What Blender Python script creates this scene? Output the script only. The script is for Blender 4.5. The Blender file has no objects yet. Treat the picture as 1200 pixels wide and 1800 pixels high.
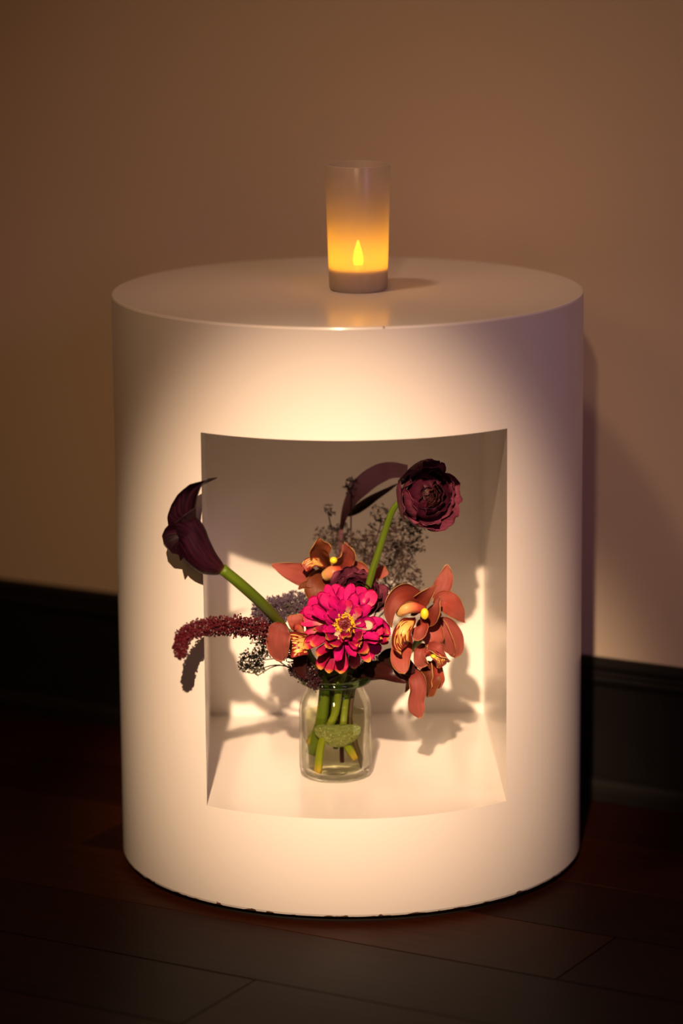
import bpy, math, random
import numpy as np
from mathutils import Vector, Matrix
random.seed(7)
RNG = np.random.default_rng(7)
PI = math.pi
scene = bpy.context.scene
C = bpy.context.collection

# ------------------------------------------------------------------ camera
F_PX = 5946.57
CAM = np.array([0.0, -3.2, 1.04081])
AX_R = np.array([0.99997167, 0.00065163, -0.00749920])
AX_U = np.array([0.00718685, 0.21364566, 0.97688478])
AX_F = np.array([-0.00223874, 0.97691100, -0.21363493])
cd = bpy.data.cameras.new('camera')
cam = bpy.data.objects.new('camera', cd)
C.objects.link(cam)
cd.sensor_fit = 'VERTICAL'
cd.sensor_height = 36.0
cd.lens = F_PX * 36.0 / 1800.0
cd.clip_start = 0.05
m = Matrix.Identity(4)
for i in range(3):
    m[i][0], m[i][1], m[i][2], m[i][3] = AX_R[i], AX_U[i], -AX_F[i], CAM[i]
cam.matrix_world = m
cd.dof.use_dof = True
cd.dof.focus_distance = 3.145
cd.dof.aperture_fstop = 2.5
scene.camera = cam

# ------------------------------------------------------------------ world, colour
world = bpy.data.worlds.new('world')
scene.world = world
world.use_nodes = True
world.node_tree.nodes['Background'].inputs[0].default_value = (1.0, 0.62, 0.42, 1)
world.node_tree.nodes['Background'].inputs[1].default_value = 0.012
scene.view_settings.view_transform = 'Standard'
scene.view_settings.look = 'None'
scene.view_settings.gamma = 1.0
scene.view_settings.use_curve_mapping = False
scene.view_settings.exposure = 0.0


def spot(name, loc, aim, watts, colour, cone, blend, radius):
    l = bpy.data.lights.new(name, 'SPOT')
    l.energy = watts
    l.color = colour
    l.spot_size = math.radians(cone)
    l.spot_blend = blend
    l.shadow_soft_size = radius
    o = bpy.data.objects.new(name, l)
    C.objects.link(o)
    o.location = loc
    o.rotation_euler = (Vector(aim) - Vector(loc)).to_track_quat('-Z', 'Y').to_euler()
    return o


EL, AZ, DIST = math.radians(33.2), math.radians(4.5), 4.0
AIM = (-0.01, -0.2, 0.258)
KEY = (AIM[0] - DIST * math.cos(EL) * math.sin(AZ), AIM[1] - DIST * math.cos(EL) * math.cos(AZ), AIM[2] + DIST * math.sin(EL))
spot('ceiling_beam', KEY, AIM, 1520, (1.0, 0.672, 0.41), 8.8, 1.0, 0.03)
spot('ceiling_spill', KEY, (0.15, 0.2, 0.48), 105, (1.0, 0.60, 0.34), 21.0, 1.0, 0.06)
spot('added_top_fill', (-0.7, -0.7, 2.7), (0.03, -0.02, 0.56), 66, (1.0, 0.60, 0.34), 16.0, 1.0, 0.12)  # added fill that brightens the pedestal top, no known fixture
spot('amber_wall_lamp', (-1.6, -1.9, 2.0), (-0.35, 0.4, 0.42), 40, (1.0, 0.46, 0.17), 38.0, 1.0, 0.45)
spot('violet_party_lamp', (1.7, -2.7, 1.6), (0.18, -0.1, 0.42), 52, (0.98, 0.50, 0.82), 21.0, 1.0, 0.35)


# ------------------------------------------------------------------ helpers


def at(px, py, y):
    """world point seen at a pixel of the 1200x1800 photograph, on the plane of depth y"""
    d = AX_F + AX_R * (px - 600) / F_PX - AX_U * (py - 900) / F_PX
    return CAM + d * ((y - CAM[1]) / d[1])


def W(px):
    return px / 1890.0


def unit(v):
    v = np.asarray(v, float)
    return v / max(1e-9, np.linalg.norm(v))


def thing(name, label, cat, loc=(0, 0, 0), frame=None, group=None):
    o = bpy.data.objects.new(name, None)
    o.empty_display_size = 0.02
    C.objects.link(o)
    M = Matrix.Identity(4)
    if frame is not None:
        for i in range(3):
            for j in range(3):
                M[i][j] = frame[i][j]
    for i in range(3):
        M[i][3] = loc[i]
    o.matrix_world = M
    o['label'] = label
    o['category'] = cat
    o['kind'] = 'thing'
    if group:
        o['group'] = group
    return o


def tag(o, label=None, cat=None, group=None, kind=None):
    for k, v in (('label', label), ('category', cat), ('group', group), ('kind', kind)):
        if v:
            o[k] = v
    return o


def obj(name, V, F, mat, parent=None, local=False, smooth=True, uv=None, kind=None, label=None):
    V = np.asarray(V, float)
    M = None
    if parent is not None and not local:
        M = PM[parent.name]
        R = np.array(M.to_3x3())
        V = (V - np.array(M.translation)) @ np.linalg.inv(R).T
    me = bpy.data.meshes.new(name)
    me.from_pydata([tuple(v) for v in V], [], [tuple(f) for f in F])
    if uv is not None:
        ul = me.uv_layers.new(name='uv')
        idx = np.zeros(len(me.loops), dtype=np.int32)
        me.loops.foreach_get('vertex_index', idx)
        ul.data.foreach_set('uv', np.asarray(uv, float)[idx].ravel())
    me.materials.append(mat)
    if smooth:
        me.polygons.foreach_set('use_smooth', [True] * len(me.polygons))
    me.update()
    o = bpy.data.objects.new(name, me)
    C.objects.link(o)
    if parent is not None:
        o.parent = parent
        PM[o.name] = PM[parent.name].copy()
    else:
        PM[o.name] = Matrix.Identity(4)
    if kind:
        o['kind'] = kind
    if label:
        o['label'] = label
    return o


PM = {}
_thing = thing


def thing(*a, **k):
    o = _thing(*a, **k)
    PM[o.name] = o.matrix_world.copy()
    return o


def spline(pts, n):
    """Catmull-Rom through pts, n samples"""
    P = np.asarray(pts, float)
    if len(P) == 2:
        t = np.linspace(0, 1, n)[:, None]
        return P[0] * (1 - t) + P[1] * t
    P = np.vstack([2 * P[0] - P[1], P, 2 * P[-1] - P[-2]])
    T = np.linspace(0, len(P) - 3 - 1e-9, n)
    out = []
    for t in T:
        i = int(t)
        f = t - i
        a, b, c, d = P[i], P[i + 1], P[i + 2], P[i + 3]
        out.append(0.5 * ((2 * b) + (c - a) * f + (2 * a - 5 * b + 4 * c - d) * f * f + (3 * b - a - 3 * c + d) * f ** 3))
    return np.array(out)


def tube(pts, r, n=24, k=10, wob=0.0):
    """swept tube; r a number or a list along the path"""
    P = spline(pts, n)
    rr = np.interp(np.linspace(0, 1, n), np.linspace(0, 1, len(np.atleast_1d(r))), np.atleast_1d(r))
    V, F = [], []
    T = np.gradient(P, axis=0)
    nrm = None
    for i in range(n):
        t = unit(T[i])
        if nrm is None:
            nrm = unit(np.cross(t, [0.3, 1, 0.1]))
        nrm = unit(nrm - t * (nrm @ t))
        b = np.cross(t, nrm)
        q = rr[i] * (1 + wob * math.sin(i * 1.7))
        for j in range(k):
            a = 2 * PI * j / k
            V.append(P[i] + q * (math.cos(a) * nrm + math.sin(a) * b))
    for i in range(n - 1):
        for j in range(k):
            F.append((i * k + j, i * k + (j + 1) % k, (i + 1) * k + (j + 1) % k, (i + 1) * k + j))
    F.append(tuple(range(k))[::-1])
    F.append(tuple((n - 1) * k + j for j in range(k)))
    uv = np.array([[i / (n - 1), j / k] for i in range(n) for j in range(k)])
    return V, F, uv


def sheet(G, thick=0.0):
    """G: nu x nv x 3 grid -> closed thin petal (or a single skin)"""
    nu, nv = G.shape[:2]
    uv1 = np.array([[i / (nu - 1), j / (nv - 1)] for i in range(nu) for j in range(nv)])
    F = [(i * nv + j, i * nv + j + 1, (i + 1) * nv + j + 1, (i + 1) * nv + j) for i in range(nu - 1) for j in range(nv - 1)]
    V = G.reshape(-1, 3)
    if thick <= 0:
        return V, F, uv1
    du = np.gradient(G, axis=0)
    dv = np.gradient(G, axis=1)
    N = np.cross(du, dv)
    N /= np.maximum(1e-9, np.linalg.norm(N, axis=2, keepdims=True))
    o = nu * nv
    V2 = np.vstack([(G + N * thick / 2).reshape(-1, 3), (G - N * thick / 2).reshape(-1, 3)])
    F2 = [f[::-1] for f in F] + [tuple(a + o for a in f) for f in F]
    rim = [(i, 0) for i in range(nu)] + [(nu - 1, j) for j in range(1, nv)] + [(i, nv - 1) for i in range(nu - 2, -1, -1)] + [(0, j) for j in range(nv - 2, 0, -1)]
    rim = [i * nv + j for i, j in rim]
    for a, b in zip(rim, rim[1:] + rim[:1]):
        F2.append((a, b, b + o, a + o))
    return V2, F2, np.vstack([uv1, uv1])


PROF = {
    'arch': lambda u: np.clip(0.16 + 0.10 * u + 0.95 * np.clip((u - 0.22) / 0.4, 0, 1) ** 1.3, 0.03, 1) * (1 - 0.35 * np.clip((u - 0.75) / 0.25, 0, 1)),
    'lens': lambda u: np.sin(PI * np.clip(u, 0, 1) ** 0.85) ** 0.75 * (1 - 0.15 * u) + 0.16 * (1 - u) ** 2,
    'round': lambda u: np.clip(1 - np.abs(2 * u - 1.12) ** 3.2, 0.02, 1) ** 0.55 * (0.45 + 0.55 * u) * 1.05,
    'oval': lambda u: np.sqrt(np.clip(1 - (2 * u - 1) ** 2, 0, 1)) + 0.02,
    'strap': lambda u: np.clip(np.minimum(0.35 + 2.2 * u, 6 * (1 - u)), 0.03, 1) ** 0.7,
    'spoon': lambda u: (0.28 + 0.72 * np.clip(u / 0.65, 0, 1) ** 1.2) * np.clip(1 - np.clip((u - 0.72) / 0.28, 0, 1) ** 2.4, 0.03, 1) ** 0.5,
}


def ribbon(pts, width, normal, prof='lens', cup=0.2, ruffle=0.0, nu=20, nv=11, fold=0.0, thick=0.0006, twist=0.0, seed=0):
    """petal or leaf swept along pts; normal = the side it shows; cup > 0 lifts its edges to that side"""
    P = spline(pts, nu)
    T = np.gradient(P, axis=0)
    rs = np.random.default_rng(seed + 11)
    ph = rs.uniform(0, 6, 4)
    G = np.zeros((nu, nv, 3))
    Nn = [unit(x) for x in (normal if np.ndim(normal) == 2 else [normal])]
    for i in range(nu):
        u = i / (nu - 1)
        k = u * (len(Nn) - 1)
        a = int(min(k, len(Nn) - 1))
        b = min(a + 1, len(Nn) - 1)
        N = unit(Nn[a] * (1 - (k - a)) + Nn[b] * (k - a))
        t = unit(T[i])
        w = unit(np.cross(t, N))
        N = np.cross(w, t)
        tw = twist * (u - 0.3)
        w, N = w * math.cos(tw) + N * math.sin(tw), N * math.cos(tw) - w * math.sin(tw)
        hw = width / 2 * float(PROF[prof](u))
        for j in range(nv):
            v = 2 * j / (nv - 1) - 1
            vv = v * v
            c = cup * width / 2 * vv * math.sin(PI * min(1, u + 0.08)) ** 0.5
            f = fold * hw * (abs(v) ** 1.2)
            rf = ruffle * width * vv * abs(v) * math.sin(9 * u + ph[0] + 2.2 * v) * (0.3 + u) + ruffle * 0.5 * width * vv * math.sin(21 * u + ph[1] + v)
            G[i, j] = P[i] + w * v * hw * (1 - 0.12 * abs(cup) * vv) + N * (c + f + rf)
    return sheet(G, thick)


def lathe(prof, n=64, cx=0.0, cy=0.0, caps=True):
    V, F = [], []
    for r, z in prof:
        for j in range(n):
            a = 2 * PI * j / n
            V.append((cx + r * math.cos(a), cy + r * math.sin(a), z))
    k = len(prof)
    for i in range(k - 1):
        for j in range(n):
            F.append((i * n + j, i * n + (j + 1) % n, (i + 1) * n + (j + 1) % n, (i + 1) * n + j))
    if caps:
        F.append(tuple(range(n))[::-1])
        F.append(tuple((k - 1) * n + j for j in range(n)))
    return V, F


def merge(parts):
    V, F, o = [], [], 0
    for p in parts:
        v, f = p[0], p[1]
        V.extend([tuple(x) for x in v])
        F.extend([tuple(i + o for i in q) for q in f])
        o += len(v)
    return V, F


# ------------------------------------------------------------------ materials


class Mat:
    def __init__(s, name):
        s.m = bpy.data.materials.new(name)
        s.m.use_nodes = True
        s.t = s.m.node_tree
        s.n = s.t.nodes
        s.out = s.n['Material Output']
        s.b = s.n['Principled BSDF']

    def node(s, kind, **k):
        n = s.n.new(kind)
        for a, v in k.items():
            setattr(n, a, v)
        return n

    def link(s, a, b):
        s.t.links.new(a, b)

    def set(s, **k):
        for a, v in k.items():
            s.b.inputs[a.replace('_', ' ')].default_value = v
        return s

    def noise(s, scale, detail=3, stretch=None, coord='Object', rough=0.5):
        tc = s.node('ShaderNodeTexCoord')
        mp = s.node('ShaderNodeMapping')
        s.link(tc.outputs[coord], mp.inputs[0])
        if stretch:
            mp.inputs['Scale'].default_value = stretch
        nz = s.node('ShaderNodeTexNoise')
        nz.inputs['Scale'].default_value = scale
        nz.inputs['Detail'].default_value = detail
        nz.inputs['Roughness'].default_value = rough
        s.link(mp.outputs[0], nz.inputs['Vector'])
        return nz.outputs['Fac']

    def ramp(s, fac, stops, interp='LINEAR'):
        r = s.node('ShaderNodeValToRGB')
        r.color_ramp.interpolation = interp
        e = r.color_ramp.elements
        while len(e) < len(stops):
            e.new(0.5)
        for el, (p, c) in zip(e, stops):
            el.position = p
            el.color = tuple(c) + (1,) if len(c) == 3 else c
        s.link(fac, r.inputs[0])
        return r.outputs[0]

    def mix(s, fac, a, b, mode='MIX'):
        x = s.node('ShaderNodeMix', data_type='RGBA', blend_type=mode)
        for sock, v in ((x.inputs[0], fac), (x.inputs[6], a), (x.inputs[7], b)):
            if isinstance(v, (int, float)):
                sock.default_value = v
            elif isinstance(v, tuple):
                sock.default_value = v + (1,) if len(v) == 3 else v
            else:
                s.link(v, sock)
        return x.outputs[2]

    def bump(s, h, strength=0.3, dist=0.001):
        b = s.node('ShaderNodeBump')
        b.inputs['Strength'].default_value = strength
        b.inputs['Distance'].default_value = dist
        s.link(h, b.inputs['Height'])
        s.link(b.outputs[0], s.b.inputs['Normal'])

    def base(s, c):
        if isinstance(c, tuple):
            s.b.inputs['Base Color'].default_value = c + (1,)
        else:
            s.link(c, s.b.inputs['Base Color'])
        s.colour = c
        return s

    def translucent(s, f, gain=1.0):
        t = s.node('ShaderNodeBsdfTranslucent')
        if isinstance(s.colour, tuple):
            t.inputs[0].default_value = s.colour + (1,)
        else:
            s.link(s.colour, t.inputs[0])
        mx = s.node('ShaderNodeMixShader')
        mx.inputs[0].default_value = f
        s.link(s.b.outputs[0], mx.inputs[1])
        s.link(t.outputs[0], mx.inputs[2])
        s.link(mx.outputs[0], s.out.inputs[0])
        return s


def uvs(mt):
    tc = mt.node('ShaderNodeTexCoord')
    sp = mt.node('ShaderNodeSeparateXYZ')
    mt.link(tc.outputs['UV'], sp.inputs[0])
    return sp.outputs[0], sp.outputs[1]


def math_(mt, op, a, b=None):
    n = mt.node('ShaderNodeMath', operation=op)
    for s, v in ((n.inputs[0], a), (n.inputs[1], b)):
        if v is None:
            continue
        if isinstance(v, (int, float)):
            s.default_value = v
        else:
            mt.link(v, s)
    return n.outputs[0]


# pedestal paint: cream satin with a faint roller texture and chips along its foot
mt = Mat('satin_cream_paint')
c = mt.mix(mt.noise(6, 2), (0.80, 0.76, 0.73), (0.77, 0.73, 0.70))
geo = mt.node('ShaderNodeTexCoord')
sep = mt.node('ShaderNodeSeparateXYZ')
mt.link(geo.outputs['Object'], sep.inputs[0])
foot = math_(mt, 'SUBTRACT', 0.0112, sep.outputs[2])
foot = math_(mt, 'MULTIPLY', foot, 160.0)
chip = math_(mt, 'ADD', foot, math_(mt, 'MULTIPLY', mt.noise(60, 4, (1, 1, 2)), 2.2))
chip = math_(mt, 'GREATER_THAN', chip, 1.86)
speck = math_(mt, 'GREATER_THAN', mt.noise(75, 1.5), 0.815)
c = mt.mix(chip, c, (0.10, 0.05, 0.03))
c = mt.mix(speck, c, (0.30, 0.22, 0.17))
mt.base(c)
mt.set(Roughness=0.36)
mt.b.inputs['Coat Weight'].default_value = 0.35
mt.b.inputs['Coat Roughness'].default_value = 0.13
mt.bump(mt.noise(260, 2), 0.10, 0.0006)
M_PAINT = mt.m

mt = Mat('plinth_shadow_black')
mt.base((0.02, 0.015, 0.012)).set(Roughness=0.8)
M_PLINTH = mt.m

mt = Mat('warm_white_wall_paint')
c = mt.mix(mt.noise(3, 3), (0.66, 0.55, 0.43), (0.62, 0.51, 0.40))
mt.base(c).set(Roughness=0.75)
mt.bump(mt.noise(160, 4), 0.25, 0.0012)
M_WALL = mt.m

mt = Mat('black_baseboard_paint')
c = mt.mix(mt.noise(20, 3), (0.006, 0.005, 0.0045), (0.009, 0.0075, 0.0065))
mt.base(c).set(Roughness=0.5)
mt.b.inputs['Specular IOR Level'].default_value = 0.2
M_BASE = mt.m

M_WOODS = []
for k, (a, b) in enumerate((((0.025, 0.005, 0.0022), (0.013, 0.0027, 0.0014)), ((0.035, 0.0075, 0.003), (0.018, 0.004, 0.002)), ((0.019, 0.0045, 0.0022), (0.010, 0.0025, 0.0014)), ((0.042, 0.010, 0.003), (0.022, 0.005, 0.002)))):
    mt = Mat('dark_cherry_plank_%d' % k)
    g = mt.noise(9, 6, (1.0, 14.0, 4.0), rough=0.65)
    c = mt.mix(mt.ramp(g, [(0.3, (0, 0, 0)), (0.72, (1, 1, 1))]), a, b)
    dent = math_(mt, 'GREATER_THAN', mt.noise(22, 2, (1, 1.6, 1)), 0.79)
    c = mt.mix(dent, c, (0.012, 0.006, 0.004))
    mt.base(c).set(Roughness=0.48)
    mt.b.inputs['Specular IOR Level'].default_value = 0.06
    mt.bump(g, 0.25, 0.0006)
    M_WOODS.append(mt.m)

mt = Mat('subfloor_black')
mt.base((0.010, 0.006, 0.005)).set(Roughness=0.7)
M_SUB = mt.m


def thin_glass(name, tint, rough=0.02, ior=1.5, gloss=1.0, waves=0.0, edge=1.0):
    mt = Mat(name)
    tr = mt.node('ShaderNodeBsdfTransparent')
    tr.inputs[0].default_value = tint + (1,)
    lw = mt.node('ShaderNodeLayerWeight')
    lw.inputs[0].default_value = 0.5
    mt.link(mt.ramp(lw.outputs['Facing'], [(0.0, tint), (0.72, tint), (1.0, tuple(x * edge for x in tint))]), tr.inputs[0])
    gl = mt.node('ShaderNodeBsdfGlossy')
    gl.inputs['Roughness'].default_value = rough
    gl.inputs[0].default_value = (gloss, gloss, gloss, 1)
    fr = mt.node('ShaderNodeFresnel')
    fr.inputs[0].default_value = ior
    if waves:
        b = mt.node('ShaderNodeBump')
        b.inputs['Strength'].default_value = waves
        b.inputs['Distance'].default_value = 0.002
        mt.link(mt.noise(70, 2), b.inputs['Height'])
        mt.link(b.outputs[0], gl.inputs['Normal'])
        mt.link(b.outputs[0], fr.inputs['Normal'])
    mx = mt.node('ShaderNodeMixShader')
    mt.link(math_(mt, 'MULTIPLY', fr.outputs[0], 0.60), mx.inputs[0])
    mt.link(tr.outputs[0], mx.inputs[1])
    mt.link(gl.outputs[0], mx.inputs[2])
    mt.link(mx.outputs[0], mt.out.inputs[0])
    return mt.m


M_GLASS = thin_glass('greenish_jar_glass', (0.955, 0.965, 0.92), 0.03, 1.16, 1.0, 0.25, edge=0.45)
M_RIMGLASS = thin_glass('thick_rim_glass', (0.50, 0.62, 0.42), 0.08, 1.5, 1.0, 0.3, edge=0.5)
M_WATER = thin_glass('cloudy_vase_water', (0.84, 0.84, 0.70), 0.05, 1.06, 1.0, 0.5)

# frosted tumbler: diffuse light goes through, a part straight
mt = Mat('frosted_tumbler')
tl = mt.node('ShaderNodeBsdfTranslucent')
tl.inputs[0].default_value = (0.92, 0.88, 0.84, 1)
df = mt.node('ShaderNodeBsdfDiffuse')
df.inputs[0].default_value = (0.62, 0.54, 0.50, 1)
tp = mt.node('ShaderNodeBsdfTransparent')
tp.inputs[0].default_value = (0.95, 0.92, 0.88, 1)
gl = mt.node('ShaderNodeBsdfGlossy')
gl.inputs['Roughness'].default_value = 0.3
a1 = mt.node('ShaderNodeMixShader')
a1.inputs[0].default_value = 0.35
mt.link(tl.outputs[0], a1.inputs[1])
mt.link(df.outputs[0], a1.inputs[2])
a2 = mt.node('ShaderNodeMixShader')
a2.inputs[0].default_value = 0.20
mt.link(a1.outputs[0], a2.inputs[1])
mt.link(tp.outputs[0], a2.inputs[2])
a3 = mt.node('ShaderNodeMixShader')
a3.inputs[0].default_value = 0.04
mt.link(a2.outputs[0], a3.inputs[1])
mt.link(gl.outputs[0], a3.inputs[2])
mt.link(a3.outputs[0], mt.out.inputs[0])
M_FROST = mt.m

mt = Mat('white_tealight_plastic')
mt.base((0.45, 0.38, 0.34)).set(Roughness=0.6)
M_TEA = mt.m
mt = Mat('lit_flame_bulb')
mt.base((1.0, 0.75, 0.2)).set(Roughness=0.4)
mt.b.inputs['Emission Color'].default_value = (1.0, 0.40, 0.008, 1)
mt.b.inputs['Emission Strength'].default_value = 50.0
M_FLAME = mt.m


def plant(name, stops, streak=0.25, rough=0.5, trans=0.15, sheen=0.0, dark=0.45, streak_scale=(1.5, 26, 1), back=None, edge=None, edge_at=0.42, rnd=0.35):
    """petal skin: colours along its length, veins running lengthwise, a rim of another colour"""
    mt = Mat(name)
    u, v = uvs(mt)
    c = mt.ramp(u, stops)
    if edge:
        dv = math_(mt, 'ABSOLUTE', math_(mt, 'SUBTRACT', v, 0.5))
        k = math_(mt, 'MAXIMUM', dv, math_(mt, 'SUBTRACT', u, 1 - 0.5 + 0.0))
        kk = mt.ramp(k, [(edge_at, (0, 0, 0)), (0.5, (1, 1, 1))])
        c = mt.mix(kk, c, edge)
    nz = mt.noise(1.0, 3, streak_scale, 'UV')
    dk = mt.ramp(nz, [(0.35, (dark,) * 3), (0.65, (1, 1, 1))])
    c = mt.mix(streak, c, dk, 'MULTIPLY')
    if rnd:
        oi = mt.node('ShaderNodeObjectInfo')
        c = mt.mix(1.0, c, mt.ramp(oi.outputs['Random'], [(0, (1 - rnd,) * 3), (1, (1, 1, 1))]), 'MULTIPLY')
    if back:
        g = mt.node('ShaderNodeNewGeometry')
        c = mt.mix(g.outputs['Backfacing'], c, back)
    mt.base(c).set(Roughness=rough)
    if sheen:
        mt.b.inputs['Sheen Weight'].default_value = sheen
    mt.bump(nz, 0.45, 0.0008)
    mt.b.inputs['Specular IOR Level'].default_value = 0.22
    if trans:
        mt.translucent(trans)
    return mt.m


M_STEM = plant('fresh_green_stem', [(0, (0.13, 0.21, 0.012)), (1, (0.13, 0.19, 0.015))], 0.6, 0.4, 0.0, streak_scale=(2, 8, 1))
M_STEMPALE = plant('pale_green_stem', [(0, (0.22, 0.25, 0.05)), (1, (0.20, 0.22, 0.04))], 0.5, 0.45, 0.0)
M_STEMCUT = plant('yellow_green_stem', [(0, (0.13, 0.15, 0.02)), (0.6, (0.12, 0.16, 0.012)), (0.93, (0.28, 0.34, 0.02)), (1, (0.65, 0.42, 0.06))], 0.6, 0.45, 0.0)
M_STEMBROWN = plant('brown_woody_stem', [(0, (0.07, 0.045, 0.025)), (1, (0.10, 0.06, 0.03))], 0.7, 0.6, 0.0)
M_CALLA = plant('dark_plum_spathe', [(0, (0.07, 0.020, 0.012)), (0.12, (0.036, 0.006, 0.013)), (0.5, (0.036, 0.005, 0.016)), (1, (0.018, 0.003, 0.008))], 0.95, 0.42, 0.03, dark=0.12, streak_scale=(3.0, 90, 1), rnd=0.0)
M_RANP = plant('burgundy_ranunculus_petal', [(0, (0.06, 0.008, 0.018)), (0.6, (0.070, 0.007, 0.024)), (0.93, (0.085, 0.010, 0.03)), (1, (0.12, 0.020, 0.042))], 0.6, 0.5, 0.06, dark=0.4)
M_RANOUT = plant('lighter_outer_ranunculus_petal', [(0, (0.07, 0.008, 0.02)), (0.5, (0.11, 0.014, 0.04)), (1, (0.26, 0.055, 0.10))], 0.6, 0.5, 0.08, dark=0.35)
M_RANIN = plant('near_black_ranunculus_heart', [(0, (0.03, 0.004, 0.010)), (0.9, (0.045, 0.008, 0.012)), (1, (0.10, 0.025, 0.022))], 0.5, 0.45, 0.05, dark=0.4)
M_ZIN = plant('magenta_zinnia_petal', [(0, (0.70, 0.30, 0.28)), (0.07, (0.60, 0.006, 0.34)), (0.45, (0.60, 0.0008, 0.22)), (1, (0.60, 0.0008, 0.14))], 0.55, 0.7, 0.12, dark=0.5, streak_scale=(1.2, 14, 1), rnd=0.2)
M_ZINLOW = plant('lit_tip_zinnia_petal', [(0, (0.14, 0.004, 0.03)), (0.6, (0.34, 0.002, 0.07)), (0.88, (0.55, 0.008, 0.08)), (0.94, (0.75, 0.22, 0.06)), (1, (0.85, 0.48, 0.10))], 0.4, 0.55, 0.15, dark=0.4)  # orange tip paints the light caught by the lower petals
M_ZINCREAM = plant('cream_zinnia_petal', [(0, (0.55, 0.10, 0.12)), (0.35, (0.85, 0.66, 0.45)), (1, (0.88, 0.72, 0.50))], 0.4, 0.5, 0.2, dark=0.6)
M_ZINPALE = plant('pale_streaked_zinnia_petal', [(0, (0.85, 0.70, 0.40)), (0.45, (0.80, 0.35, 0.30)), (0.7, (0.80, 0.03, 0.18)), (1, (0.80, 0.01, 0.14))], 0.4, 0.5, 0.2, dark=0.6)
M_ORC = plant('terracotta_orchid_tepal', [(0, (0.16, 0.018, 0.012)), (0.35, (0.34, 0.05, 0.030)), (0.7, (0.39, 0.085, 0.062)), (1, (0.43, 0.11, 0.08))], 0.6, 0.55, 0.15, dark=0.55, edge=(0.72, 0.36, 0.12), edge_at=0.472)
M_ORCPINK = plant('dusky_pink_orchid_tepal', [(0, (0.24, 0.03, 0.022)), (0.4, (0.40, 0.085, 0.068)), (1, (0.50, 0.13, 0.095))], 0.6, 0.55, 0.18, dark=0.55, edge=(0.76, 0.40, 0.18), edge_at=0.475)
M_ORCBROWN = plant('brownish_orchid_tepal', [(0, (0.14, 0.03, 0.012)), (1, (0.28, 0.07, 0.028))], 0.4, 0.45, 0.2, dark=0.5, edge=(0.55, 0.24, 0.08), edge_at=0.45)
M_COLUMN = plant('cream_to_red_orchid_column', [(0, (0.86, 0.60, 0.20)), (0.35, (0.80, 0.38, 0.14)), (0.7, (0.50, 0.08, 0.05)), (1, (0.40, 0.05, 0.04))], 0.2, 0.35, 0.1)
mt = Mat('yellow_anther_cap')
mt.base(mt.mix(mt.noise(200, 2), (0.90, 0.66, 0.02), (0.82, 0.50, 0.02))).set(Roughness=0.4)
M_CAP = mt.m
# orchid lip: golden cream with maroon blotches that crowd towards the rim
mt = Mat('spotted_orchid_lip')
u, v = uvs(mt)
dv = math_(mt, 'MULTIPLY', math_(mt, 'ABSOLUTE', math_(mt, 'SUBTRACT', v, 0.5)), 2.0)
k = math_(mt, 'MAXIMUM', dv, u)
nz = mt.noise(3.0, 1, (1.3, 5.0, 1), 'UV')
s_ = math_(mt, 'ADD', math_(mt, 'MULTIPLY', k, 1.0), math_(mt, 'MULTIPLY', nz, 2.1))
msk = mt.ramp(s_, [(0.0, (0, 0, 0)), (1.0, (0, 0, 0))])
msk = math_(mt, 'GREATER_THAN', s_, 1.72)
c = mt.mix(msk, (0.86, 0.56, 0.16), (0.26, 0.018, 0.012))
mt.base(c).set(Roughness=0.4)
mt.bump(nz, 0.4, 0.001)
mt.translucent(0.2)
M_LIP = mt.m


def bud(name, a, b, rough=0.5, scale=300, spec=0.5):
    mt = Mat(name)
    mt.base(mt.mix(mt.noise(scale, 2), a, b)).set(Roughness=rough)
    mt.b.inputs['Specular IOR Level'].default_value = spec
    return mt.m


M_AMA = bud('dark_red_amaranth_bract', (0.11, 0.003, 0.010), (0.035, 0.001, 0.004), 0.5, 180)
M_PURPLEBUD = bud('dusty_purple_floret', (0.13, 0.08, 0.13), (0.05, 0.028, 0.045), 0.7)
M_GREENBUD = bud('dull_green_brown_floret', (0.11, 0.12, 0.06), (0.05, 0.045, 0.035), 0.7)
M_DARKBUD = bud('maroon_black_berry', (0.040, 0.006, 0.010), (0.018, 0.003, 0.006), 0.4)
M_SMOKE = bud('dry_brown_twiglet', (0.045, 0.018, 0.012), (0.018, 0.008, 0.006), 0.7)
M_POLLEN = bud('golden_floret', (0.90, 0.60, 0.02), (0.75, 0.38, 0.01), 0.5, 400)
M_REDDISC = bud('dark_red_disc', (0.20, 0.003, 0.012), (0.07, 0.002, 0.006), 0.6, 400)
M_DUSKLEAF = plant('dusky_purple_leaf', [(0, (0.16, 0.06, 0.06)), (0.3, (0.36, 0.18, 0.22)), (0.5, (0.56, 0.32, 0.42)), (1, (0.60, 0.36, 0.46))], 0.25, 0.6, 0.4, dark=0.5, rnd=0.0)
M_DARKLEAF = plant('glossy_black_red_leaf', [(0, (0.02, 0.012, 0.006)), (1, (0.05, 0.006, 0.008))], 0.4, 0.22, 0.05, dark=0.5)

M_DOME = plant('refraction_dome_green', [(0, (0.30, 0.36, 0.14)), (1, (0.40, 0.44, 0.20))], 0.5, 0.35, 0.3, streak_scale=(9, 9, 1))  # green of the dome that stands in for refracted stems
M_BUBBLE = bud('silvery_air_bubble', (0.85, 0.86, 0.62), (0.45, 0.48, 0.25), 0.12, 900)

# ------------------------------------------------------------------ setting
PSI, DW, HB = -0.51206, 0.27568, 0.14816
WD = np.array([math.cos(PSI), math.sin(PSI), 0])      # along the wall
WN = np.array([-math.sin(PSI), math.cos(PSI), 0])     # into the wall


def wl(s, n, z):
    return WD * s + WN * n + np.array([0, 0, z])


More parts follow.
